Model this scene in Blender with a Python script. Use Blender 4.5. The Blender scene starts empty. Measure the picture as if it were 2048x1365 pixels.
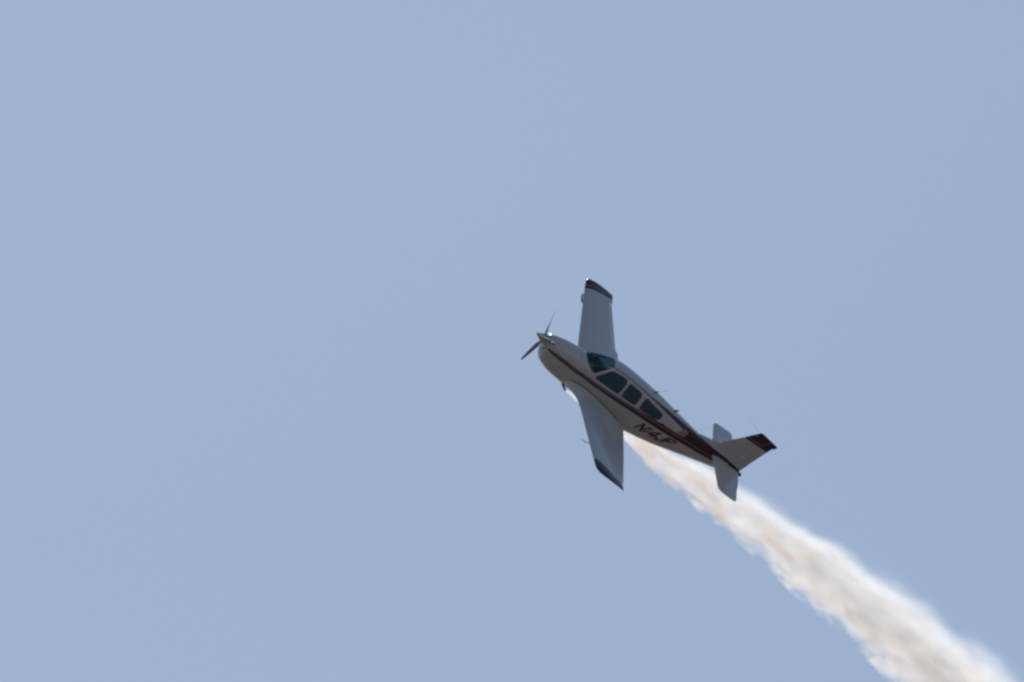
import bpy, bmesh, math, random
import numpy as np
from mathutils import Vector, Matrix, noise
from mathutils.geometry import delaunay_2d_cdt
random.seed(7)
C = bpy.context.scene.collection
PI = math.pi
R = math.radians

# ------------------------------------------------------------------ camera, sky, sun, exposure
ELEV = R(25.0)                       # the photographer looks up at the airplane
cam_d = bpy.data.cameras.new('camera')
cam_d.lens = 500.0; cam_d.sensor_width = 36.0
cam_d.clip_start = 1.0; cam_d.clip_end = 60000.0
cam = bpy.data.objects.new('camera', cam_d); C.objects.link(cam)
cam.location = (0, 0, 1.7); cam.rotation_euler = (PI/2 + ELEV, 0, 0)
bpy.context.scene.camera = cam
SUN_EL, SUN_AZ = R(43.0), R(-5.0)     # beyond the airplane; azimuth is clockwise from +Y
w = bpy.data.worlds.new('World'); bpy.context.scene.world = w; w.use_nodes = True
wn = w.node_tree; wn.nodes.clear()
sky = wn.nodes.new('ShaderNodeTexSky'); sky.sky_type = 'NISHITA'; sky.sun_disc = False
sky.sun_elevation = SUN_EL; sky.sun_rotation = SUN_AZ
sky.air_density = 1.25; sky.dust_density = 0.33; sky.ozone_density = 2.0; sky.altitude = 0
bg = wn.nodes.new('ShaderNodeBackground'); bg.inputs['Strength'].default_value = 0.074
wo = wn.nodes.new('ShaderNodeOutputWorld')
wn.links.new(sky.outputs[0], bg.inputs[0]); wn.links.new(bg.outputs[0], wo.inputs[0])
sd = bpy.data.lights.new('sun', 'SUN'); sd.energy = 4.3; sd.angle = R(0.5); sd.color = (1.0, .955, .90)
sun = bpy.data.objects.new('sun', sd); C.objects.link(sun)
sdir = Vector((math.sin(SUN_AZ)*math.cos(SUN_EL), math.cos(SUN_AZ)*math.cos(SUN_EL), math.sin(SUN_EL)))
sun.rotation_euler = sdir.to_track_quat('Z', 'Y').to_euler(); sun.location = sdir*500
S = bpy.context.scene
S.view_settings.view_transform = 'Standard'; S.view_settings.look = 'None'
S.view_settings.exposure = 0.0; S.view_settings.gamma = 1.0; S.view_settings.use_curve_mapping = False
S.render.engine = 'CYCLES'
S.cycles.volume_bounces = 20; S.cycles.max_bounces = 20; S.cycles.transparent_max_bounces = 16
S.cycles.filter_width = 2.6; S.cycles.use_denoising = True
S.cycles.volume_step_rate = 1.0; S.cycles.volume_max_steps = 256

# ------------------------------------------------------------------ materials
def mat(name, col, rough=.4, metal=0., coat=0., spec=.5, vary=0.0, scale=3.0, bump=0.0):
    m = bpy.data.materials.new(name); m.use_nodes = True; n = m.node_tree; b = n.nodes['Principled BSDF']
    b.inputs['Roughness'].default_value = rough; b.inputs['Metallic'].default_value = metal
    b.inputs['Coat Weight'].default_value = coat; b.inputs['Coat Roughness'].default_value = .08
    b.inputs['Specular IOR Level'].default_value = spec
    b.inputs['Base Color'].default_value = (*col, 1)
    if vary:
        tc = n.nodes.new('ShaderNodeTexCoord'); nz = n.nodes.new('ShaderNodeTexNoise')
        nz.inputs['Scale'].default_value = scale; nz.inputs['Detail'].default_value = 6
        n.links.new(tc.outputs['Object'], nz.inputs['Vector'])
        mx = n.nodes.new('ShaderNodeMix'); mx.data_type = 'RGBA'
        mx.inputs['A'].default_value = (*[c*(1-vary) for c in col], 1)
        mx.inputs['B'].default_value = (*[min(1, c*(1+vary)) for c in col], 1)
        n.links.new(nz.outputs['Fac'], mx.inputs['Factor']); n.links.new(mx.outputs['Result'], b.inputs['Base Color'])
        mr = n.nodes.new('ShaderNodeMapRange'); mr.inputs['To Min'].default_value = max(.02, rough-.1)
        mr.inputs['To Max'].default_value = rough+.1
        n.links.new(nz.outputs['Fac'], mr.inputs['Value']); n.links.new(mr.outputs['Result'], b.inputs['Roughness'])
        if bump:
            bp = n.nodes.new('ShaderNodeBump'); bp.inputs['Strength'].default_value = bump
            bp.inputs['Distance'].default_value = .01
            n.links.new(nz.outputs['Fac'], bp.inputs['Height']); n.links.new(bp.outputs['Normal'], b.inputs['Normal'])
    return m
M_white = mat('white_paint', (.54, .525, .555), .32, coat=.55, vary=.07, scale=2.2, bump=.15)
M_maroon = mat('maroon_paint', (.036, .010, .027), .35, coat=.25, vary=.12, scale=4)
M_mauve = mat('pale_maroon_pinstripe', (.34, .22, .28), .4, vary=.08)
M_chrome = mat('polished_spinner', (.62, .58, .52), .12, metal=1., vary=.05)
M_blade = mat('propeller_blade_grey', (.24, .24, .26), .7, spec=.12, vary=.15)
M_dark = mat('dark_rubber', (.02, .02, .022), .6, vary=.1)
M_inside = mat('dark_cabin_lining', (.07, .095, .125), .8, vary=.2)
M_seat = mat('seat_fabric', (.07, .06, .06), .85, vary=.2)
M_steel = mat('sooty_steel', (.05, .045, .04), .5, metal=.7, vary=.3)
M_light = mat('clear_lens', (.5, .5, .5), .1, coat=.5)
M_joint = mat('grey_joint', (.22, .21, .22), .6)  # plain mid-grey for the cowling joint
M_red = mat('red_lens', (.4, .02, .02), .15, coat=.5)
def glass(name, tint, haze_lift=(.10, .30, .42), amount=.2):
    m = bpy.data.materials.new(name); m.use_nodes = True; n = m.node_tree; n.nodes.clear()
    tr = n.nodes.new('ShaderNodeBsdfTransparent'); tr.inputs[0].default_value = (*tint, 1)
    gl = n.nodes.new('ShaderNodeBsdfGlossy'); gl.inputs['Roughness'].default_value = .04
    fr = n.nodes.new('ShaderNodeFresnel'); fr.inputs['IOR'].default_value = 1.49
    mx = n.nodes.new('ShaderNodeMixShader'); o = n.nodes.new('ShaderNodeOutputMaterial')
    df = n.nodes.new('ShaderNodeBsdfDiffuse'); df.inputs[0].default_value = (*haze_lift, 1)  # blue air haze over the dark windows, painted in as a diffuse share
    m2 = n.nodes.new('ShaderNodeMixShader'); m2.inputs[0].default_value = amount
    n.links.new(tr.outputs[0], m2.inputs[1]); n.links.new(df.outputs[0], m2.inputs[2])
    n.links.new(fr.outputs[0], mx.inputs[0]); n.links.new(m2.outputs[0], mx.inputs[1])
    n.links.new(gl.outputs[0], mx.inputs[2]); n.links.new(mx.outputs[0], o.inputs[0])
    return m
M_glass = glass('teal_tinted_plexiglass', (.72, .93, .92), (.10, .32, .40), amount=.09)
M_sidewin = glass('dark_tinted_plexiglass', (.55, .72, .80), (.13, .33, .46), .27)

# ------------------------------------------------------------------ mesh helpers (airplane frame: s aft of the spinner tip, y to port, z up)
ORG = (3.0, 0.0, -.9)                # the airplane's Empty sits under its belly
def P(s, y, z): return Vector((-(s-ORG[0]), y-ORG[1], z-ORG[2]))
def link(name, verts, faces, mats, parent, midx=None, smooth=True, angle=None):
    me = bpy.data.meshes.new(name); me.from_pydata([tuple(v) for v in verts], [], faces)
    for m in (mats if isinstance(mats, (list, tuple)) else [mats]): me.materials.append(m)
    if midx: me.polygons.foreach_set('material_index', midx)
    bm = bmesh.new(); bm.from_mesh(me); bmesh.ops.recalc_face_normals(bm, faces=bm.faces); bm.to_mesh(me); bm.free()
    if smooth:
        me.polygons.foreach_set('use_smooth', [True]*len(me.polygons))
        if angle: me.set_sharp_from_angle(angle=R(angle))
    me.update()
    o = bpy.data.objects.new(name, me); C.objects.link(o)
    if parent: o.parent = parent
    return o
def smooth_poly(pts, n=4):           # closed Catmull-Rom
    out = []; k = len(pts)
    for i in range(k):
        p0, p1, p2, p3 = pts[i-1], pts[i], pts[(i+1) % k], pts[(i+2) % k]
        for j in range(n):
            t = j/n
            out.append(tuple(.5*((2*p1[a]) + (-p0[a]+p2[a])*t + (2*p0[a]-5*p1[a]+4*p2[a]-p3[a])*t*t
                                 + (-p0[a]+3*p1[a]-3*p2[a]+p3[a])*t**3) for a in (0, 1)))
    return out
def dense(pts, closed=False, step=.05):
    out = []; k = len(pts)
    for i in range(k if closed else k-1):
        a, b = pts[i], pts[(i+1) % k]; n = max(1, int(math.hypot(a[0]-b[0], (a[1]-b[1])*.5)/step))
        out += [(a[0]+(b[0]-a[0])*j/n, a[1]+(b[1]-a[1])*j/n) for j in range(n)]
    if not closed: out.append(pts[-1])
    return out
def inside(p, poly):
    x, y = p; c = False; j = len(poly)-1
    for i in range(len(poly)):
        xi, yi = poly[i]; xj, yj = poly[j]
        if (yi > y) != (yj > y) and x < (xj-xi)*(y-yi)/(yj-yi)+xi: c = not c
        j = i
    return c
def cdt(points, polys, sc=.5):
    """triangulate points with polygon outlines as constraints; returns (pts, tris)"""
    V = [Vector((a, b*sc)) for a, b in points]; Ed = []
    for poly in polys:
        i0 = len(V); V += [Vector((a, b*sc)) for a, b in poly]
        Ed += [(i0+i, i0+(i+1) % len(poly)) for i in range(len(poly))]
    r = delaunay_2d_cdt(V, Ed, [], 0, 1e-5, False)
    return [(v[0], v[1]/sc) for v in r[0]], [tuple(f) for f in r[2]]

# ------------------------------------------------------------------ fuselage form
# s, half width, height of the widest point, top, bottom, exponent top, exponent bottom
TAB = [(.405, .13, 0, .13, -.13, 2, 2), (.415, .20, -.03, .175, -.24, 2, 2.1), (.43, .27, -.08, .205, -.34, 2, 2.2),
 (.48, .34, -.10, .225, -.468, 2, 2.2), (.56, .385, -.11, .25, -.555, 2.05, 2.3), (.7, .42, -.12, .285, -.619, 2.1, 2.5),
 (1.0, .46, -.12, .345, -.706, 2.2, 2.7), (1.35, .485, -.12, .377, -.736, 2.3, 2.8), (1.6, .50, -.12, .392, -.756, 2.3, 2.8),
 (1.75, .51, -.10, .443, -.772, 2.3, 2.8), (1.95, .525, -.10, .572, -.794, 2.3, 2.8), (2.2, .545, -.10, .675, -.803, 2.4, 2.9),
 (2.5, .56, -.10, .755, -.812, 2.6, 3), (2.9, .57, -.10, .786, -.834, 2.8, 3), (3.4, .565, -.10, .762, -.85, 2.8, 3),
 (4.0, .535, -.10, .715, -.838, 2.7, 3), (4.6, .48, -.08, .646, -.759, 2.6, 2.9), (5.2, .405, -.04, .558, -.659, 2.4, 2.7),
 (5.8, .325, 0, .476, -.511, 2.2, 2.5), (6.4, .25, .03, .40, -.356, 2.1, 2.3), (7.0, .17, .07, .33, -.205, 2, 2.1),
 (7.6, .09, .11, .265, -.05, 2, 2), (7.95, .05, .135, .215, .045, 2, 2), (8.02, .036, .14, .19, .08, 2, 2), (8.04, .015, .14, .16, .12, 2, 2)]
def interp(s, k):
    n = len(TAB)
    if s <= TAB[0][0]: return TAB[0][k]
    if s >= TAB[-1][0]: return TAB[-1][k]
    i = 0
    while TAB[i+1][0] < s: i += 1
    h = TAB[i+1][0]-TAB[i][0]
    def sl(j):
        if j == 0: return (TAB[1][k]-TAB[0][k])/(TAB[1][0]-TAB[0][0])
        if j == n-1: return (TAB[-1][k]-TAB[-2][k])/(TAB[-1][0]-TAB[-2][0])
        ha = TAB[j][0]-TAB[j-1][0]; hb = TAB[j+1][0]-TAB[j][0]
        da = (TAB[j][k]-TAB[j-1][k])/ha; db = (TAB[j+1][k]-TAB[j][k])/hb
        if da*db <= 0: return 0.0
        w1 = 2*hb+ha; w2 = hb+2*ha
        return (w1+w2)/(w1/da+w2/db)
    m0, m1 = sl(i), sl(i+1); t = (s-TAB[i][0])/h; y0, y1 = TAB[i][k], TAB[i+1][k]
    return (2*t**3-3*t**2+1)*y0+(t**3-2*t**2+t)*h*m0+(-2*t**3+3*t**2)*y1+(t**3-t**2)*h*m1
_sec = {}
def fus(s, phi, off=0.0):            # phi 0 = top, +pi/2 = port side
    key = round(s, 5)
    if key not in _sec: _sec[key] = [interp(s, k) for k in range(1, 7)]
    W, zc, T, B, nt, nb = _sec[key]
    sy, cz = math.sin(phi), math.cos(phi)
    H = (T-zc) if cz >= 0 else (zc-B); n = nt if cz >= 0 else nb
    r = (abs(sy/W)**n + abs(cz/H)**n)**(-1.0/n) + off
    return P(s, r*sy, zc+r*cz)

root = bpy.data.objects.new('airplane', None); C.objects.link(root)
root['label'] = 'white low-wing propeller airplane with maroon stripes, nose up ahead of its smoke trail'
root['category'] = 'airplane'

# outlines on the skin, in (s, phi), port side; mirrored for starboard
ws = [(1.64, 0), (1.655, .22), (1.69, .45), (1.75, .63), (1.85, .79), (1.95, .885), (2.01, .925), (2.06, .89), (2.17, .70), (2.356, .43),
      (2.445, .31), (2.462, .2), (2.462, 0)]
WS = ws + [(a, -b) for a, b in ws[-2:0:-1]]
W1 = smooth_poly([(2.155, 1.02), (2.20, .88), (2.30, .69), (2.42, .515), (2.53, .445), (2.77, .432), (2.98, .432), (3.05, .50), (3.055, .72), (3.045, .98),
      (2.97, 1.075), (2.6, 1.088), (2.23, 1.085)])
W2 = smooth_poly([(3.16, .50), (3.25, .468), (3.44, .476), (3.60, .488), (3.68, .55), (3.70, .74), (3.695, .97), (3.62, 1.06), (3.4, 1.064), (3.2, 1.06),
      (3.14, .97), (3.13, .72)])
W3 = smooth_poly([(3.84, .575), (3.91, .517), (4.08, .535), (4.24, .557), (4.40, .58), (4.56, .602), (4.645, .69), (4.63, .90), (4.54, 1.01), (4.38, 1.03), (4.15, 1.04),
      (3.91, 1.04), (3.85, .95), (3.835, .76)])
lowU = [(.49, 1.27), (.8, 1.21), (1.11, 1.20), (1.48, 1.232), (2.05, 1.253), (2.43, 1.236), (3.13, 1.18), (3.84, 1.095), (4.33, 1.038), (4.88, 1.0), (5.36, .985)]
lowM = [(.49, 1.34), (.89, 1.325), (1.44, 1.328), (2.09, 1.33), (2.7, 1.295), (3.40, 1.222), (3.88, 1.17), (4.62, 1.135), (5.43, 1.135), (6.18, 1.10), (6.86, 1.06), (7.3, 1.04)]
lowL = [(.49, 1.455), (1.0, 1.458), (1.51, 1.478), (2.17, 1.482), (2.54, 1.465), (3.27, 1.425), (3.98, 1.38), (4.49, 1.39), (5.5, 1.49), (6.29, 1.535), (6.94, 1.54), (7.5, 1.6), (8.03, 1.75)]
upU = [(2.463, .30), (3.0, .315), (3.52, .33), (3.91, .338), (4.43, .325), (4.99, .27), (5.47, .225), (6.14, .16), (6.59, .14), (7.2, .16), (7.88, .05), (8.03, .05)]
upL = [(2.463, .335), (3.01, .358), (3.54, .385), (3.94, .405), (4.4, .44), (4.61, .468), (5.08, .505), (5.505, .56)]
stripe = lowU + [(5.36, 1.0)] + lowL[::-1][2:]     # the lower pair
stripe = lowU + lowL[::-1][3:]
field = upU + [(8.03, 1.75), (7.5, 1.6), (6.94, 1.54)] + lowL[8:10][::-1] + [(5.36, .985)] + upL[::-1]
patch = smooth_poly([(5.37, .97), (5.50, .57), (5.60, .47), (5.70, .50), (5.72, .62), (5.68, .88), (5.56, .985)], 3)
mid = [(a, b-.028) for a, b in lowM] + [(a, b+.028) for a, b in lowM[::-1]]
REG = [('glass', WS)]
for sg in (1, -1):
    f = lambda L: [(a, b*sg) for a, b in L]
    REG += [('w1', f(W1)), ('w2', f(W2)), ('w3', f(W3)), ('mauve', f(patch)), ('mid', f(mid)), ('maroon', f(stripe)), ('maroon', f(field))]
NP = 120
us = sorted(set([.405, .41, .415, .42, .43, .445, .46, .48, .52, .56, .62, .7] + [round(.76+.06*i, 3) for i in range(121)] + [8.0, 8.03, 8.04]))
us = [u for u in us if u <= 8.04]
SPLIT = 1.48
grid = [(u, -PI+2*PI*i/NP) for u in us for i in range(NP+1)]
edge_lines = [[(u, -PI+2*PI*i/NP) for i in range(NP+1)] for u in (SPLIT,)]
# lines of the cowl joint as a thin sliver polygon keeps the joint on mesh edges
split_poly = [(SPLIT, -PI+2*PI*i/NP) for i in range(NP+1)] + [(SPLIT+.006, PI-2*PI*i/NP) for i in range(NP+1)]
grid = [g for g in grid if not (SPLIT-.02 < g[0] < SPLIT+.03)]
polys = [dense(p, True, .035) for _, p in REG] + [split_poly]
pts, tris = cdt(grid, polys)
cls = []
REGb = [(n, p, min(a for a, b in p), max(a for a, b in p), min(b for a, b in p), max(b for a, b in p)) for n, p in REG]
for t in tris:
    c = (sum(pts[i][0] for i in t)/3, sum(pts[i][1] for i in t)/3); k = 'white'
    if SPLIT < c[0] < SPLIT+.006: k = 'joint'
    else:
        for idx, (n, p, a0, a1, b0, b1) in enumerate(REGb):
            if a0 <= c[0] <= a1 and b0 <= c[1] <= b1 and inside(c, p): k = n+('P' if idx < 8 else 'S') if n in ('w1', 'w2', 'w3') else n; break
    cls.append((k, c))
def sub(name, pick, mats, mfun, off=0.0, parent=root, joint_off=0.0):
    vm = {}; V = []; F = []; MI = []
    for t, (k, c) in zip(tris, cls):
        if not pick(k, c): continue
        fi = []
        for i in t:
            s, ph = pts[i]
            if ph < -PI+1e-4: ph = PI
            key = (round(s, 4), round(ph, 4))
            if key not in vm: vm[key] = len(V); V.append(fus(s, ph, off))
            fi.append(vm[key])
        if len(set(fi)) == 3: F.append(tuple(fi)); MI.append(mfun(k))
    return link(name, V, F, mats, parent, MI)
skin = ('white', 'maroon', 'mid', 'mauve')
mi = {'white': 0, 'maroon': 1, 'mid': 2, 'mauve': 2}
body = sub('fuselage', lambda k, c: k in skin and c[0] > SPLIT, [M_white, M_maroon, M_mauve, M_inside], lambda k: mi[k])
so = body.modifiers.new('skin', 'SOLIDIFY'); so.thickness = .02; so.offset = -1; so.material_offset = 3; so.material_offset_rim = 0
# inner faces use the lining: three skin slots are followed by three lining slots
body.data.materials.append(M_inside); body.data.materials.append(M_inside)
cowl = sub('engine_cowling', lambda k, c: k in skin and c[0] < SPLIT, [M_white, M_maroon, M_mauve], lambda k: mi[k])
sub('cowling_joint', lambda k, c: k == 'joint', [M_joint], lambda k: 0, off=-.003, parent=cowl)
sub('windshield', lambda k, c: k == 'glass', [M_glass], lambda k: 0, off=-.005)
for nm in ('w1P', 'w2P', 'w3P', 'w1S', 'w2S', 'w3S'):
    sub('side_window', lambda k, c: k == nm, [M_sidewin], lambda k: 0, off=-.006)

# ------------------------------------------------------------------ registration letters
TXT = {'BL': (4.205, 2.10), 'TL': (4.375, 1.55), 'BR': (5.43, 2.25), 'TR': (5.62, 1.585)}
def tmap(a, b):
    g = lambda k: (TXT['BL'][k]*(1-a)+TXT['BR'][k]*a)*(1-b)+(TXT['TL'][k]*(1-a)+TXT['TR'][k]*a)*b
    return g(0), g(1)
SW = .054                            # stroke width along the text
def bar(p, q, w=SW):
    dx, dy = (q[0]-p[0])*4.3, q[1]-p[1]; L = math.hypot(dx, dy); nx, ny = -dy/L*w/2*4.3, dx/L*w/2*4.3
    c = [(p[0]*4.3+nx, p[1]+ny), (q[0]*4.3+nx, q[1]+ny), (q[0]*4.3-nx, q[1]-ny), (p[0]*4.3-nx, p[1]-ny)]
    return [(u/4.3, v) for u, v in c]
def path(L): return [bar(L[i], L[i+1]) for i in range(len(L)-1)]
arc = lambda cx, cy, rx, ry, a0, a1, n=7: [(cx+rx*math.cos(R(a0+(a1-a0)*i/n)), cy+ry*math.sin(R(a0+(a1-a0)*i/n))) for i in range(n+1)]
GL = {'N': path([(.005, 0), (.005, 1)])+path([(.005, .95), (.175, .05)])+path([(.175, 0), (.175, 1)]),
 '1': path([(.262, 0), (.262, 1)])+path([(.262, .95), (.232, .78)]),
 '4': path([(.515, 0), (.515, 1)])+path([(.51, .96), (.350, .33)])+path([(.335, .30), (.565, .30)]),
 'J': path([(.765, 1), (.765, .3)]+arc(.684, .3, .081, .24, 0, -180)[1:]+[(.603, .38)]),
 'P': path([(.83, 0), (.83, 1)])+path([(.82, .94), (.94, .94)]+arc(.94, .70, .07, .24, 90, -90)[1:]+[(.82, .46)])}
def letter(strokes, sg):
    allp = [dense(s_, True, .02) for s_ in strokes]
    p2, t2 = cdt([], allp, .25)
    V = []; F = []
    for a, b in p2:
        if sg < 0: a = 1-a
        s, ph = tmap(a, b)
        if sg < 0: s = s + .0
        V.append(fus(s, ph*sg, .003))
    for t in t2:
        c = (sum(p2[i][0] for i in t)/3, sum(p2[i][1] for i in t)/3)
        if any(inside(c, q) for q in strokes): F.append(t)
    link('registration_letter', V, F, M_letter, root)
M_letter = mat('maroon_lettering', (.055, .022, .036), .4, vary=.1)
for sg in (1, -1):
    for ch in 'N14JP': letter(GL[ch], sg)

# ------------------------------------------------------------------ lifting surfaces
def naca(c, t, camber):
    c = max(0., min(1., c))
    yt = 5*t*(.2969*math.sqrt(c)-.1260*c-.3516*c*c+.2843*c**3-.1036*c**4)
    p = .25; yc = camber/p**2*(2*p*c-c*c) if c < p else camber/(1-p)**2*((1-2*p)+2*p*c-c*c)
    return yc, yt
def lin(tab, v):
    if v <= tab[0][0]: return tab[0][1]
    for (a, b), (c, d) in zip(tab, tab[1:]):
        if v <= c: return b+(d-b)*(v-a)/(c-a)
    return tab[-1][1]
W_LE = [(.3, 1.50), (.5, 1.60), (.62, 1.70), (.83, 1.875), (1.0, 1.95), (1.23, 2.0), (1.76, 2.045), (2.5, 2.07), (3.6, 2.108), (4.7, 2.155), (4.95, 2.175), (5.05, 2.21), (5.12, 2.30), (5.17, 2.42), (5.21, 2.7)]
W_TE = [(.3, 4.02), (.62, 3.96), (2.76, 3.635), (2.80, 3.60), (3.6, 3.475), (4.8, 3.285), (5.21, 3.26)]
W_T = [(.3, .17), (.62, .165), (4.8, .125), (5.05, .11), (5.15, .085), (5.21, .03)]
def wing_pt(y, c, side):             # y >= 0, c = chord fraction, side +1 upper
    le, te = lin(W_LE, y), lin(W_TE, y); ch = te-le
    zl = -.47+.107*(y-.6); zt = -.58+.125*(y-.6)
    if y > 4.9: zl -= .0; 
    yc, yt = naca(c, lin(W_T, y), .018)
    return le+ch*c, y, zl+(zt-zl)*c+ch*(yc+side*max(yt, .0012))
S_LE = [(0, 6.79), (.1, 6.80), (.78, 6.885), (1.55, 6.95), (1.70, 6.975), (1.76, 7.02), (1.81, 7.10), (1.84, 7.25)]
S_TE = [(0, 7.86), (1.0, 7.79), (1.03, 7.755), (1.76, 7.69), (1.84, 7.62)]
S_T = [(0, .10), (1.6, .09), (1.76, .075), (1.84, .02)]
def stab_pt(y, c, side):
    le, te = lin(S_LE, y), lin(S_TE, y); ch = te-le
    yc, yt = naca(c, lin(S_T, y), 0)
    return le+ch*c, y, .211+side*ch*max(yt, .0015)
def surface(name, fn, ys, c0, c1, sg, mats, parent, hinge=None, defl=0., lower_first=True, nc=14):
    """closed strip of a lifting surface from chord fraction c0 to c1 over the span stations ys"""
    V = []; F = []; row = 0
    for y in ys:
        loop = []
        for i in range(nc+1):
            u = i/nc; c = c1-(c1-c0)*(1-(1-u)**1.0 if c0 > .01 else math.sin(u*PI/2))
            loop.append((c, -1))
        for i in range(0 if c0 > .01 else 1, nc+1):
            u = i/nc; c = c0+(c1-c0)*(u if c0 > .01 else 1-math.cos(u*PI/2))
            loop.append((c, 1))
        row = len(loop)
        for c, sd_ in loop:
            s, yy, z = fn(y, c, sd_)
            if defl:
                hs, _, hz = fn(y, c0, 0)
                ds, dz = s-hs, z-hz; ca, sa = math.cos(R(defl)), math.sin(R(defl))
                s, z = hs+ds*ca-dz*sa, hz+ds*sa+dz*ca   # positive raises the trailing edge
            V.append(P(s, yy*sg, z))
    n = len(ys)
    for j in range(n-1):
        for i in range(row):
            k = (i+1) % row
            F.append((j*row+i, j*row+k, (j+1)*row+k, (j+1)*row+i))
    F.append(tuple(range(row))); F.append(tuple((n-1)*row+i for i in range(row)))
    o = link(name, V, F, mats, parent, angle=35)
    return o
def paint_beyond(o, cuts):
    """cuts: list of (point, normal, material index) given in the airplane frame; the skin beyond each plane takes that slot"""
    me = o.data; bm = bmesh.new(); bm.from_mesh(me)
    for p, nrm, slot in cuts:
        bmesh.ops.bisect_plane(bm, geom=bm.verts[:]+bm.edges[:]+bm.faces[:], plane_co=p, plane_no=nrm, dist=1e-5)
    for f in bm.faces:
        c = f.calc_center_median()
        for p, nrm, slot in cuts:
            if (c-p).dot(nrm) > 0: f.material_index = slot
    bm.to_mesh(me); bm.free()
def rng(a, b, n): return [a+(b-a)*i/n for i in range(n+1)]
for sg in (1, -1):
    wing = surface('wing', wing_pt, [.3, .5, .62, .72, .83, .92, 1.0, 1.1, 1.23]+rng(1.5, 4.80, 14), 0, .781, sg, [M_white, M_maroon, M_mauve], root, nc=18)
    tip = surface('wing_tip', wing_pt, [4.803, 4.9, 4.95, 5.0, 5.05, 5.09, 5.12, 5.15, 5.17, 5.19, 5.2, 5.209], 0, 1, sg, [M_white, M_maroon, M_mauve], root, nc=18)
    # the maroon tip band with its pinstripe
    a, b = P(2.08, 4.50*sg, 0), P(3.25, 4.98*sg, 0); d = (b-a).normalized(); nn = Vector((d.y, -d.x, 0))
    if nn.y*sg < 0: nn = -nn
    for o in (wing, tip): paint_beyond(o, [(a, nn, 1), (a+nn*.13, nn, 2), (a+nn*.155, nn, 1)])
    surface('wing_flap', wing_pt, [.62]+rng(.9, 2.775, 6), .784, 1, sg, M_white, root, nc=6)
    ail = surface('aileron', wing_pt, rng(2.785, 4.785, 8), .785, 1, sg, [M_white, M_maroon, M_mauve], root, defl=5 if sg > 0 else -9, nc=6)
    paint_beyond(ail, [(a, nn, 1)])
    surface('horizontal_stabilizer', stab_pt, [0.0, .1]+rng(.3, 1.5, 6)+[1.6, 1.66, 1.70, 1.73, 1.76, 1.79, 1.81, 1.825], 0, .60, sg, M_white, root, nc=14)
    surface('elevator', stab_pt, [.12]+rng(.3, 1.5, 6)+[1.6, 1.7, 1.76, 1.80, 1.835], .61, 1, sg, M_white, root, defl=3, nc=8)
    nav = bmesh.new(); bmesh.ops.create_uvsphere(nav, u_segments=12, v_segments=8, radius=1)
    me = bpy.data.meshes.new('navigation_light'); nav.to_mesh(me); nav.free(); me.materials.append(M_red if sg > 0 else M_light)
    o = bpy.data.objects.new('navigation_light', me); C.objects.link(o); o.parent = root
    o.location = P(2.36, 5.13*sg, .015); o.scale = (.07, .03, .025)

# ------------------------------------------------------------------ dark sealing strip where the wing root meets the fuselage
def tube(name, pts_, rad, m, parent, seg=8):
    V = []; F = []; n = len(pts_)
    rads = rad if isinstance(rad, (list, tuple)) else [rad]*n
    for i, p in enumerate(pts_):
        t = (pts_[min(i+1, n-1)]-pts_[max(i-1, 0)]).normalized()
        u = t.orthogonal().normalized() if i == 0 else (u-t*u.dot(t)).normalized()
        v = t.cross(u)
        for k in range(seg): V.append(p+(u*math.cos(2*PI*k/seg)+v*math.sin(2*PI*k/seg))*rads[i])
    for i in range(n-1):
        for k in range(seg):
            F.append((i*seg+k, i*seg+(k+1) % seg, (i+1)*seg+(k+1) % seg, (i+1)*seg+k))
    F.append(tuple(range(seg))); F.append(tuple((n-1)*seg+k for k in range(seg)))
    return link(name, V, F, m, parent)
def fus_y(s, z):
    best = 9, .5
    for i in range(200):
        ph = .6+i/200*1.9; p = fus(s, ph); d = abs((p.z+ORG[2])-z)
        if d < best[0]: best = d, p.y
    return best[1]
def root_y(s):
    y = .56
    for _ in range(12):
        c = max(0., min(1., (s-lin(W_LE, y))/(lin(W_TE, y)-lin(W_LE, y)))); z = wing_pt(y, c, 1)[2]; y = .5*y+.5*fus_y(s, z)
    return y, z
for sg in (1, -1):
    L = []
    for i in range(30):
        s = 1.69+i/29*1.98; y, z = root_y(s); L.append(P(s, (y+.004)*sg, z+.004))
    tube('wing_root_seal', L, [.006]+[.013]*24+[.010, .008, .006, .004, .002], M_dark, root)

# ------------------------------------------------------------------ fin and rudder
FINZ = [(.10, 5.9, 7.86), (.30, 5.95, 7.905), (.42, 6.0, 7.92), (.47, 6.12, 7.93), (.505, 6.30, 7.935), (.54, 6.47, 7.94), (.58, 6.62, 7.945), (.64, 6.73, 7.953), (.74, 6.82, 7.97), (.93, 6.955, 8.005),
        (1.10, 7.08, 8.035), (1.265, 7.20, 8.07), (1.40, 7.29, 8.095), (1.47, 7.335, 8.11), (1.49, 7.35, 8.175), (1.56, 7.395, 8.185), (1.61, 7.425, 8.195), (1.655, 7.455, 7.86), (1.69, 7.49, 7.62)]
def fin_pt(z, c, side):
    le = lin([(a, b) for a, b, _ in FINZ], z); te = lin([(a, c_) for a, _, c_ in FINZ], z); ch = te-le
    _, yt = naca(c, 1, 0)
    hw = lin([(.1, .15), (.3, .13), (.42, .10), (.5, .062), (.6, .046), (.8, .040), (1.2, .034), (1.6, .028), (1.66, .025), (1.69, .008)], z)
    return le+ch*c, side*max(yt*2*hw, .002), z
HC = [(.1, .80), (.42, .82), (.54, .78), (.64, .72), (.93, .64), (1.49, .60)]
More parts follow.
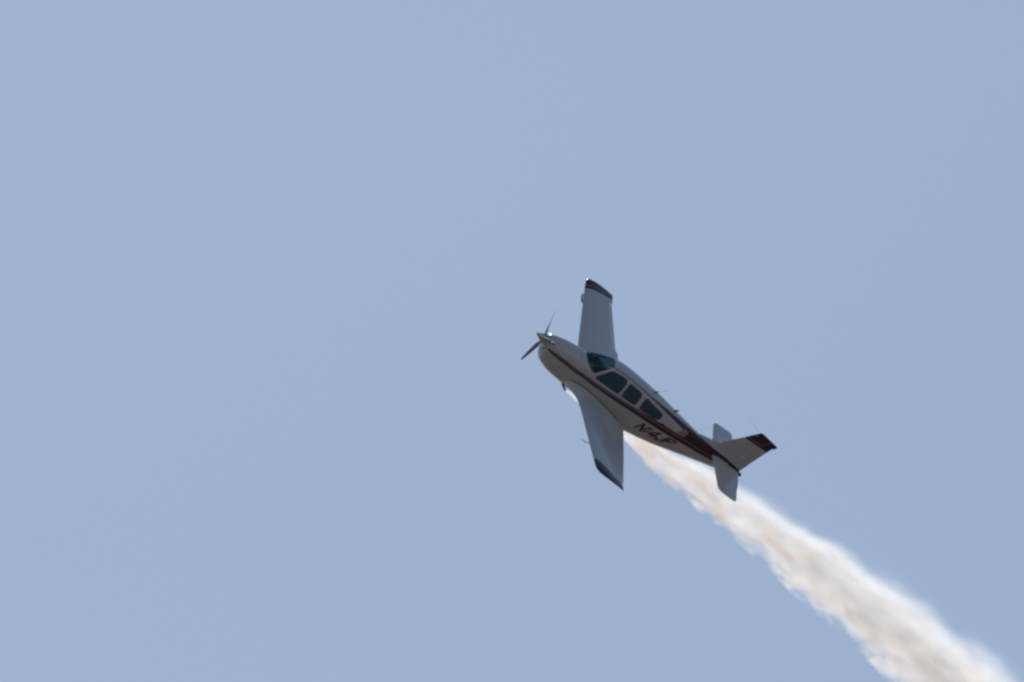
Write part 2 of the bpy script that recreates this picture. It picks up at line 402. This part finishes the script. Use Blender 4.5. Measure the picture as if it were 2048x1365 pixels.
def fin_mesh(name, zs, cc, mats):
    V = []; F = []; row = 0
    for z in zs:
        c0, c1 = cc(z); loop = []; nc = 16
        for i in range(nc+1):
            u = i/nc; loop.append((c1-(c1-c0)*math.sin(u*PI/2) if c0 < .01 else c1-(c1-c0)*u, -1))
        for i in range(0 if c0 > .01 else 1, nc+1):
            u = i/nc; loop.append((c0+(c1-c0)*(1-math.cos(u*PI/2)) if c0 < .01 else c0+(c1-c0)*u, 1))
        row = len(loop)
        for c, sd_ in loop: V.append(P(*fin_pt(z, c, sd_)))
    n = len(zs)
    for j in range(n-1):
        for i in range(row):
            k = (i+1) % row; F.append((j*row+i, j*row+k, (j+1)*row+k, (j+1)*row+i))
    F.append(tuple(range(row))); F.append(tuple((n-1)*row+i for i in range(row)))
    return link(name, V, F, mats, root, angle=35)
zs = sorted(set([a for a, _, _ in FINZ if a <= 1.485]+rng(.45, 1.47, 48)))
fin = fin_mesh('fin', [z for z in zs if z < 1.48]+[1.484], lambda z: (0, lin(HC, z)), [M_white, M_maroon, M_mauve])
rud = fin_mesh('rudder', [.16]+[z for z in zs if .2 < z < 1.48]+[1.484], lambda z: (lin(HC, z)+.008, 1), [M_white, M_maroon, M_mauve])
cap = fin_mesh('fin_cap', [1.487, 1.50, 1.53, 1.56, 1.59, 1.61, 1.63, 1.655, 1.675, 1.69], lambda z: (0, 1), [M_maroon, M_maroon, M_mauve])
def line_cut(a, b, up=True):
    a, b = P(a[0], 0, a[1]), P(b[0], 0, b[1]); d = (b-a).normalized(); nn = Vector((-d.z, 0, d.x))
    if (nn.z < 0) == up: nn = -nn
    return a, nn
a, nn = line_cut((7.198, 1.262), (8.052, 1.272))
for o in (fin, rud): paint_beyond(o, [(a, nn, 1)])
# root stripe that runs over the tail cone below this line
a2, n2 = line_cut((6.6, .405), (7.2, .375), up=False)
a3, n3 = line_cut((7.2, .375), (7.9, .265), up=False)
for o in (fin, rud):
    me = o.data; bm = bmesh.new(); bm.from_mesh(me)
    for p, q in ((a2, n2), (a3, n3)):
        bmesh.ops.bisect_plane(bm, geom=bm.verts[:]+bm.edges[:]+bm.faces[:], plane_co=p, plane_no=q, dist=1e-5)
    for f in bm.faces:
        c = f.calc_center_median()
        if (c-a2).dot(n2) > 0 and (c-a3).dot(n3) > 0: f.material_index = 1
    bm.to_mesh(me); bm.free()
# pinstripe on the fin cap: a thin band laid on both faces of the fin
def fin_c(s, z):
    le = lin([(a_, b_) for a_, b_, _ in FINZ], z); te = lin([(a_, c_) for a_, _, c_ in FINZ], z); return (s-le)/(te-le)
for sg in (1, -1):
    V = []; F = []
    line = [(7.285, 1.350), (7.45, 1.352), (7.62, 1.350), (7.73, 1.355), (7.79, 1.38), (7.82, 1.43), (7.86, 1.50), (7.90, 1.58), (7.915, 1.61)]
    line = dense(line, step=.03)
    for i, (s, z) in enumerate(line):
        q = line[min(i+1, len(line)-1)]; r_ = line[max(0, i-1)]
        dx, dz = q[0]-r_[0], q[1]-r_[1]; L_ = math.hypot(dx, dz); nx, nz = -dz/L_*.011, dx/L_*.011
        for k in (1, -1):
            ss, zz = s+nx*k, z+nz*k; y = fin_pt(zz, fin_c(ss, zz), 1)[1]
            V.append(P(ss, (y+.003)*sg, zz))
        if i: F.append((2*i-2, 2*i-1, 2*i+1, 2*i))
    link('fin_pinstripe', V, F, M_mauve, fin)

# ------------------------------------------------------------------ spinner and propeller
def lathe(name, prof, m, parent, seg=40, cap=True):
    V = []; F = []
    for s, r_ in prof:
        for k in range(seg): V.append(P(s, r_*math.sin(2*PI*k/seg), r_*math.cos(2*PI*k/seg)))
    for i in range(len(prof)-1):
        for k in range(seg): F.append((i*seg+k, i*seg+(k+1) % seg, (i+1)*seg+(k+1) % seg, (i+1)*seg+k))
    F.append(tuple((len(prof)-1)*seg+k for k in range(seg)))
    return link(name, V, F, m, parent, angle=40)
prop = bpy.data.objects.new('propeller', None); C.objects.link(prop); prop.parent = root
Lr = [(0, .001)]+[(.395*t, .168*math.sin(t*PI/2)**.92*(1-.0*t)) for t in rng(.02, 1, 18)][0:]+[(.398, .160)]
lathe('spinner', [(0.0, .002)]+[(s, .181*(s/.40)**.78 if s < .40 else .181) for s in rng(.01, .40, 16)]+[(.414, .179), (.418, .15)], M_chrome, prop)
for ang in (148, 268, 28):
    ca, sa = math.cos(R(ang)), math.sin(R(ang))      # radial direction: y = cos, z = sin
    V = []; F = []; rr = [.10, .17, .22, .28, .36, .45, .55, .65, .75, .85, .93, .98, 1.0, 1.012]
    seg = 16
    for r_ in rr:
        ch = lin([(.1, .07), (.17, .075), (.22, .09), (.28, .12), (.4, .125), (.6, .125), (.8, .11), (.93, .09), (.98, .08), (1.0, .055), (1.012, .02)], r_)
        th = lin([(.1, .07), (.17, .065), (.22, .05), (.28, .03), (.4, .02), (.7, .013), (1.012, .006)], r_)
        tw = R(lin([(.1, 60), (.3, 50), (.5, 36), (.75, 26), (1.0, 19)], r_))
        for k in range(seg):
            a_ = 2*PI*k/seg; u, v = math.cos(a_)*ch/2, math.sin(a_)*th/2
            # tangent direction in the disc, s direction along the axis
            tt = u*math.cos(tw)-v*math.sin(tw); ss = u*math.sin(tw)+v*math.cos(tw)
            V.append(P(.305+ss, r_*ca-tt*sa, r_*sa+tt*ca))
    for i in range(len(rr)-1):
        for k in range(seg): F.append((i*seg+k, i*seg+(k+1) % seg, (i+1)*seg+(k+1) % seg, (i+1)*seg+k))
    F.append(tuple(range(seg))); F.append(tuple((len(rr)-1)*seg+k for k in range(seg)))
    link('propeller_blade', V, F, [M_blade], prop)
# cooling air intakes either side of the spinner, exhausts, cowl details
for sg in (1, -1):
    V = []; F = []; cx_, cz_ = .235*sg, -.09
    for (s, k) in ((.418, 1.12), (.408, 1.05), (.412, .95), (.47, .85), (.56, .80)):
        for i in range(24):
            a_ = 2*PI*i/24; V.append(P(s, cx_+.062*k*math.cos(a_), cz_+.085*k*math.sin(a_)))
    for j in range(4):
        for i in range(24): F.append((j*24+i, j*24+(i+1) % 24, (j+1)*24+(i+1) % 24, (j+1)*24+i))
    F.append(tuple(4*24+i for i in range(24)))
    MI = [0]*48+[1]*49
    link('cooling_intake', V, F, [M_white, M_dark], cowl, MI, angle=50)
    tube('exhaust_pipe', [P(1.62, .22*sg, -.68), P(1.72, .23*sg, -.76), P(1.80, .235*sg, -.80), P(1.91, .24*sg, -.855)], [.032, .034, .034, .032], M_steel, root, 12)
    # cowl flap on the underside
tube('chin_air_scoop', [P(.50, 0, -.42), P(.62, 0, -.50), P(.9, 0, -.60)], [.05, .075, .05], M_dark, cowl, 12)
# pitot tube under the port wing
tube('pitot_tube', [P(2.26, 3.42, -.235), P(2.20, 3.42, -.27), P(2.12, 3.42, -.30), P(2.02, 3.42, -.30), P(1.93, 3.42, -.293)], [.012, .012, .010, .010, .006], M_dark, root)
# stall-warning fairing on the starboard leading edge
tube('leading_edge_fairing', [P(2.13, -3.86, -.14), P(2.085, -3.90, -.13), P(2.08, -4.1, -.105), P(2.085, -4.2, -.095), P(2.13, -4.24, -.085)], [.015, .03, .03, .03, .015], M_blade, root)
# antennas
def blade_ant(name, s0, z0, s1, z1, ch, th, y0=0, y1=0, m=M_dark):
    V = []; F = []; n = 8
    for t in rng(0, 1, 5):
        c = ch*(1-.6*t); s = s0+(s1-s0)*t; z = z0+(z1-z0)*t; y = y0+(y1-y0)*t
        for k in range(n):
            a_ = 2*PI*k/n; V.append(P(s+c/2*math.cos(a_), y+th/2*math.sin(a_), z))
    for i in range(5):
        for k in range(n): F.append((i*n+k, i*n+(k+1) % n, (i+1)*n+(k+1) % n, (i+1)*n+k))
    F.append(tuple(5*n+k for k in range(n)))
    return link(name, V, F, m, root)
a1 = blade_ant('antenna', 4.08, .69, 4.16, .80, .10, .03, m=M_steel)
tube('whip', [P(4.16, 0, .79), P(4.25, 0, .90), P(4.36, 0, 1.05)], [.005, .0035, .002], M_dark, a1)
blade_ant('antenna', 4.98, .58, 5.06, .69, .13, .022, m=M_steel)
tube('wire_antenna', [P(5.93, 0, .44), P(5.99, 0, .58), P(6.12, 0, .75), P(6.24, 0, .90)], [.006, .003, .002, .0015], M_dark, root)
for sg in (1, -1):
    tube('whisker_antenna', [P(7.46, .01*sg, 1.64), P(7.30, .28*sg, 1.60), P(7.13, .60*sg, 1.55)], [.004, .003, .002], M_dark, root)
# small fittings on the skin
def stud(name, s, ph, r_, m, h=.012):
    c = fus(s, ph, h*.3); bm = bmesh.new(); bmesh.ops.create_uvsphere(bm, u_segments=12, v_segments=8, radius=r_)
    me = bpy.data.meshes.new(name); bm.to_mesh(me); bm.free(); me.materials.append(m)
    o = bpy.data.objects.new(name, me); C.objects.link(o); o.parent = root; o.location = c; o.scale = (1.3, .45, .8); return o
stud('static_port', 4.83, .985, .030, M_dark)
stud('tail_beacon', 6.22, .22, .035, M_steel)
stud('cowl_latch', 1.12, 1.85, .022, M_blade)
stud('temperature_probe', 1.66, .28, .03, M_light)

# ------------------------------------------------------------------ cabin inside
def box(name, lo, hi, m, parent, bev=.03):
    bm = bmesh.new(); bmesh.ops.create_cube(bm, size=1)
    for v in bm.verts:
        v.co = P(*[lo[i]+(hi[i]-lo[i])*([v.co.x, v.co.y, v.co.z][i]+.5) for i in range(3)])
    bmesh.ops.bevel(bm, geom=bm.edges[:], offset=bev, segments=3, affect='EDGES')
    bmesh.ops.recalc_face_normals(bm, faces=bm.faces)
    me = bpy.data.meshes.new(name); bm.to_mesh(me); bm.free(); me.materials.append(m)
    o = bpy.data.objects.new(name, me); C.objects.link(o); o.parent = parent; return o
box('instrument_panel', (1.80, -.38, -.35), (2.12, .38, .14), M_inside, root, .05)
box('cabin_floor', (1.8, -.38, -.52), (4.2, .38, -.47), M_inside, root, .01)
for s0 in (2.75, 3.65):
    for sg in (1, -1):
        y0, y1 = (.06, .46) if sg > 0 else (-.46, -.06)
        st_ = box('seat', (s0-.05, y0, -.42), (s0+.42, y1, -.22), M_seat, root, .05)
        box('backrest', (s0+.38, y0+.02, -.25), (s0+.50, y1-.02, .30), M_seat, st_, .05)
        box('headrest', (s0+.40, y0+.10, .32), (s0+.48, y1-.10, .46), M_seat, st_, .03)

# tinted sun visor folded up behind the top of the windshield
M_visor = bpy.data.materials.new('teal_visor'); M_visor.use_nodes = True; vn = M_visor.node_tree; vn.nodes.clear()
v1 = vn.nodes.new('ShaderNodeBsdfTranslucent'); v1.inputs[0].default_value = (.70, .93, 1.0, 1)
v2 = vn.nodes.new('ShaderNodeBsdfDiffuse'); v2.inputs[0].default_value = (.55, .90, 1.0, 1)
v3 = vn.nodes.new('ShaderNodeMixShader'); v3.inputs[0].default_value = .45; v4 = vn.nodes.new('ShaderNodeOutputMaterial')
vn.links.new(v1.outputs[0], v3.inputs[1]); vn.links.new(v2.outputs[0], v3.inputs[2]); vn.links.new(v3.outputs[0], v4.inputs[0])
V = []; F = []; n1, n2 = 12, 8
A, B_, C_, D_ = (1.99, .02), (2.445, -.20), (2.45, .31), (2.41, .37)
for i in range(n1+1):
    for j in range(n2+1):
        u, v = i/n1, j/n2
        s = (A[0]*(1-u)+B_[0]*u)*(1-v)+(2.06*(1-u)+2.44*u)*v
        ph = (A[1]*(1-u)+B_[1]*u)*(1-v)+(.24*(1-u)+.36*u)*v
        V.append(fus(s, ph, -.035))
for i in range(n1):
    for j in range(n2): F.append((i*(n2+1)+j, (i+1)*(n2+1)+j, (i+1)*(n2+1)+j+1, i*(n2+1)+j+1))
link('sun_visor', V, F, M_visor, root)

# ------------------------------------------------------------------ put the airplane in the air
RB = Matrix(((-0.74781429, 0.02552761, 0.66341701), (0.5416126, -0.55445668, 0.63184933), (0.3839656, 0.83182097, 0.40080456)))
TB = Vector((0.7159538, 0.2431522, -421.111606))
ce, se = math.cos(ELEV), math.sin(ELEV)
RW = Matrix(((1, 0, 0), (0, -se, -ce), (0, ce, -se)))      # view frame to world: columns right, up, toward the viewer
ROT = RW @ RB
def world(s, y, z): return Vector(cam.location) + RW @ (RB @ Vector((-s, y, z)) + TB)
root.matrix_world = Matrix.Translation(world(*ORG)) @ ROT.to_4x4()

# ------------------------------------------------------------------ smoke trail
TR = [((1.90, .20, -.85), .035), ((2.45, .05, -.93), .075), ((3.4, -.10, -1.0), .15), ((4.65, -.25, -.98), .25), ((5.4, -.25, -.99), .36), ((6.4, -.25, -.98), .50),
      ((7.84, -.25, -.90), .62), ((9.25, -.25, -.845), .70), ((10.86, -.25, -.87), .81), ((12.8, -.25, -.86), 1.0), ((15.3, -.25, -.96), 1.13), ((17.9, -.25, -1.15), 1.27), ((23, -.25, -1.7), 1.45)]

S0, Z0, XL = 1.90, -.85, 20.0
def tr(s, k):                        # smooth centre line and radius
    n = len(TR)
    i = max(0, min(n-2, next((j-1 for j in range(1, n) if TR[j][0][0] >= s), n-2)))
    g = lambda j: TR[j][1] if k == 3 else TR[j][0][k]
    sx = lambda j: TR[j][0][0]
    def m(j):
        a, b = max(0, j-1), min(n-1, j+1); return (g(b)-g(a))/(sx(b)-sx(a))
    h = sx(i+1)-sx(i); t = (s-sx(i))/h
    return (2*t**3-3*t**2+1)*g(i)+(t**3-2*t**2+t)*h*m(i)+(-2*t**3+3*t**2)*g(i+1)+(t**3-t**2)*h*m(i+1)
def smoke_hull():
    V = []; F = []; seg = 28; n = 90
    for i in range(n+1):
        xx = XL*(i/n)**1.15; s = S0+xx; yc, zc, r_ = tr(s, 1), tr(s, 2), tr(s, 3)
        for k in range(seg):
            a_ = 2*PI*k/seg; cy, sz = math.cos(a_), math.sin(a_)
            nz = noise.noise(Vector((xx*.9, cy*1.4, sz*1.4+7)))
            q = r_*(1.28+.10*nz)
            V.append((xx, -(yc+q*cy), zc-Z0+q*sz))
    for i in range(n):
        for k in range(seg): F.append((i*seg+k, i*seg+(k+1) % seg, (i+1)*seg+(k+1) % seg, (i+1)*seg+k))
    F.append(tuple(range(seg))); F.append(tuple(n*seg+k for k in range(seg)))
    return V, F
V, F = smoke_hull()
M_smoke = bpy.data.materials.new('oil_smoke'); M_smoke.use_nodes = True; nt = M_smoke.node_tree; nt.nodes.clear()
N = nt.nodes.new; LK = nt.links.new
def val(x):
    return x
def math_(op, a, b=None, c=None, clamp=False):
    n_ = N('ShaderNodeMath'); n_.operation = op; n_.use_clamp = clamp
    for i, q in enumerate((a, b, c)):
        if q is None: continue
        if isinstance(q, (int, float)): n_.inputs[i].default_value = q
        else: LK(q, n_.inputs[i])
    return n_.outputs[0]
def curve_(x, pts_):
    n_ = N('ShaderNodeFloatCurve'); c = n_.mapping.curves[0]
    while len(c.points) > 2: c.points.remove(c.points[1])
    c.points[0].location = pts_[0]; c.points[1].location = pts_[-1]
    for p in pts_[1:-1]: c.points.new(*p)
    n_.mapping.use_clip = False; n_.mapping.update()
    LK(x, n_.inputs['Value']); return n_.outputs[0]
tc = N('ShaderNodeTexCoord'); sp = N('ShaderNodeSeparateXYZ'); LK(tc.outputs['Object'], sp.inputs[0])
X, Y, Z = sp.outputs
xn = math_('DIVIDE', X, XL)
ss_ = [S0+XL*t for t in (0, .025, .06, .1, .15, .2, .27, .35, .45, .55, .7, .85, 1)]
Rx = curve_(xn, [((s-S0)/XL, tr(s, 3)/1.5) for s in ss_]); Rx = math_('MULTIPLY', Rx, 1.5)
Yc = curve_(xn, [((s-S0)/XL, tr(s, 1)+.5) for s in ss_]); Yc = math_('SUBTRACT', Yc, .5)
Zc = curve_(xn, [((s-S0)/XL, tr(s, 2)-Z0+1) for s in ss_]); Zc = math_('SUBTRACT', Zc, 1.0)
yr = math_('DIVIDE', math_('ADD', Y, Yc), Rx); zr = math_('DIVIDE', math_('SUBTRACT', Z, Zc), Rx)
def vec(a, b, c):
    n_ = N('ShaderNodeCombineXYZ')
    for i, q in enumerate((a, b, c)):
        if isinstance(q, (int, float)): n_.inputs[i].default_value = q
        else: LK(q, n_.inputs[i])
    return n_.outputs[0]
def noise_(v, scale, detail, rough=.5, dist=0.):
    n_ = N('ShaderNodeTexNoise'); n_.inputs['Scale'].default_value = scale; n_.inputs['Detail'].default_value = detail
    n_.inputs['Roughness'].default_value = rough; n_.inputs['Distortion'].default_value = dist
    LK(v, n_.inputs['Vector']); return n_.outputs['Fac']
billow = noise_(vec(math_('MULTIPLY', X, .75), math_('MULTIPLY', yr, 1.3), math_('MULTIPLY', zr, 1.3)), 1.0, 2.0, .5)
streak = noise_(vec(math_('MULTIPLY', X, 1.2), math_('MULTIPLY', Y, 4.0), math_('MULTIPLY', Z, 4.0)), 1.0, 2.5, .5, .3)
r2 = math_('SQRT', math_('ADD', math_('MULTIPLY', yr, yr), math_('MULTIPLY', zr, zr)))
q = math_('ADD', r2, math_('MULTIPLY', math_('SUBTRACT', billow, .5), 1.0))
puff = noise_(vec(math_('MULTIPLY', X, 1.25), math_('MULTIPLY', Y, 2.0), math_('MULTIPLY', Z, 2.0)), 1.0, 2.0, .55, .4)
grow = N('ShaderNodeMapRange'); LK(X, grow.inputs['Value']); grow.inputs['From Min'].default_value = .3; grow.inputs['From Max'].default_value = 3.2
low = N('ShaderNodeMapRange'); LK(zr, low.inputs['Value']); low.inputs['From Min'].default_value = .3; low.inputs['From Max'].default_value = -.7
low.inputs['To Min'].default_value = .3; low.inputs['To Max'].default_value = 1.1
amp = math_('MULTIPLY', low.outputs[0], grow.outputs[0])
q = math_('ADD', q, math_('MULTIPLY', math_('MULTIPLY', math_('SUBTRACT', streak, .5), .7), grow.outputs[0]))
q = math_('ADD', q, math_('MULTIPLY', math_('SUBTRACT', puff, .5), amp))
# the upper side of the plume is thin and wispy, the lower side firm
mr = N('ShaderNodeMapRange'); mr.interpolation_type = 'SMOOTHSTEP'
LK(q, mr.inputs['Value']); mr.inputs['From Min'].default_value = 1.12
soft = math_('SUBTRACT', .46, math_('MULTIPLY', zr, .38)); LK(soft, mr.inputs['From Max'])
mr.inputs['To Min'].default_value = 0; mr.inputs['To Max'].default_value = 1
st2 = N('ShaderNodeMapRange'); LK(streak, st2.inputs['Value']); st2.inputs['From Min'].default_value = .34; st2.inputs['From Max'].default_value = .64
st2.inputs['To Min'].default_value = .3; st2.inputs['To Max'].default_value = 1.6
edge = math_('LESS_THAN', r2, 1.27)
dens = math_('MULTIPLY', math_('MULTIPLY', mr.outputs[0], st2.outputs[0]), math_('DIVIDE', 1.8, math_('ADD', Rx, .15)))
thin = N('ShaderNodeMapRange'); LK(zr, thin.inputs['Value']); thin.inputs['From Min'].default_value = .1; thin.inputs['From Max'].default_value = 1.0
thin.inputs['To Min'].default_value = 1.0; thin.inputs['To Max'].default_value = .3
dens = math_('MULTIPLY', math_('MULTIPLY', dens, thin.outputs[0]), edge)
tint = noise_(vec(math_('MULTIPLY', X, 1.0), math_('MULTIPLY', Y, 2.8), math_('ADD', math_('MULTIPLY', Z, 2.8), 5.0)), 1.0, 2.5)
tint = math_('SUBTRACT', tint, math_('MULTIPLY', zr, .06))  # shading of the plume's lower side painted in as more peach
near_exhaust = N('ShaderNodeMapRange'); LK(X, near_exhaust.inputs['Value']); near_exhaust.inputs['From Min'].default_value = 2.0; near_exhaust.inputs['From Max'].default_value = 9.0
near_exhaust.inputs['To Min'].default_value = .035; near_exhaust.inputs['To Max'].default_value = 0.0
tint = math_('ADD', tint, near_exhaust.outputs[0])   # peach tint grows stronger towards the exhaust
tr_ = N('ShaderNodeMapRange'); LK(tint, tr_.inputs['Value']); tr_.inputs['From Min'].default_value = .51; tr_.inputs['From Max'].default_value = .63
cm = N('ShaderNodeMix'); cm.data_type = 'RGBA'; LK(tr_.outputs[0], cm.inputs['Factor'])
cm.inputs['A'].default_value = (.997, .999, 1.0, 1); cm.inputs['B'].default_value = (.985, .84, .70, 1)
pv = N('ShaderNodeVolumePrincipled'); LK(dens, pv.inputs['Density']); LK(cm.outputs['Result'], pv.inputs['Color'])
pv.inputs['Anisotropy'].default_value = .36
mo = N('ShaderNodeOutputMaterial'); LK(pv.outputs[0], mo.inputs['Volume'])
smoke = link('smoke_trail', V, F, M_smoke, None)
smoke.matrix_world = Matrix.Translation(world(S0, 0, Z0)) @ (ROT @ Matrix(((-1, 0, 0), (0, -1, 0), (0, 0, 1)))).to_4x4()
smoke['label'] = 'long white and peach smoke trail streaming behind and below the airplane'
smoke['category'] = 'smoke'

# ------------------------------------------------------------------ the airfield far below, which lights the undersides
bm = bmesh.new(); bmesh.ops.create_grid(bm, x_segments=40, y_segments=40, size=20000)
for v in bm.verts:
    d_ = math.hypot(v.co.x, v.co.y); v.co.z = 0 if d_ < 1500 else (noise.noise(v.co*.0004)*25-(d_/20000)**2*20)
me = bpy.data.meshes.new('ground'); bm.to_mesh(me); bm.free()
me.materials.append(mat('dry_grass_ground', (.082, .067, .060), .95, vary=.35, scale=.02))
g = bpy.data.objects.new('ground', me); C.objects.link(g); g['kind'] = 'structure'
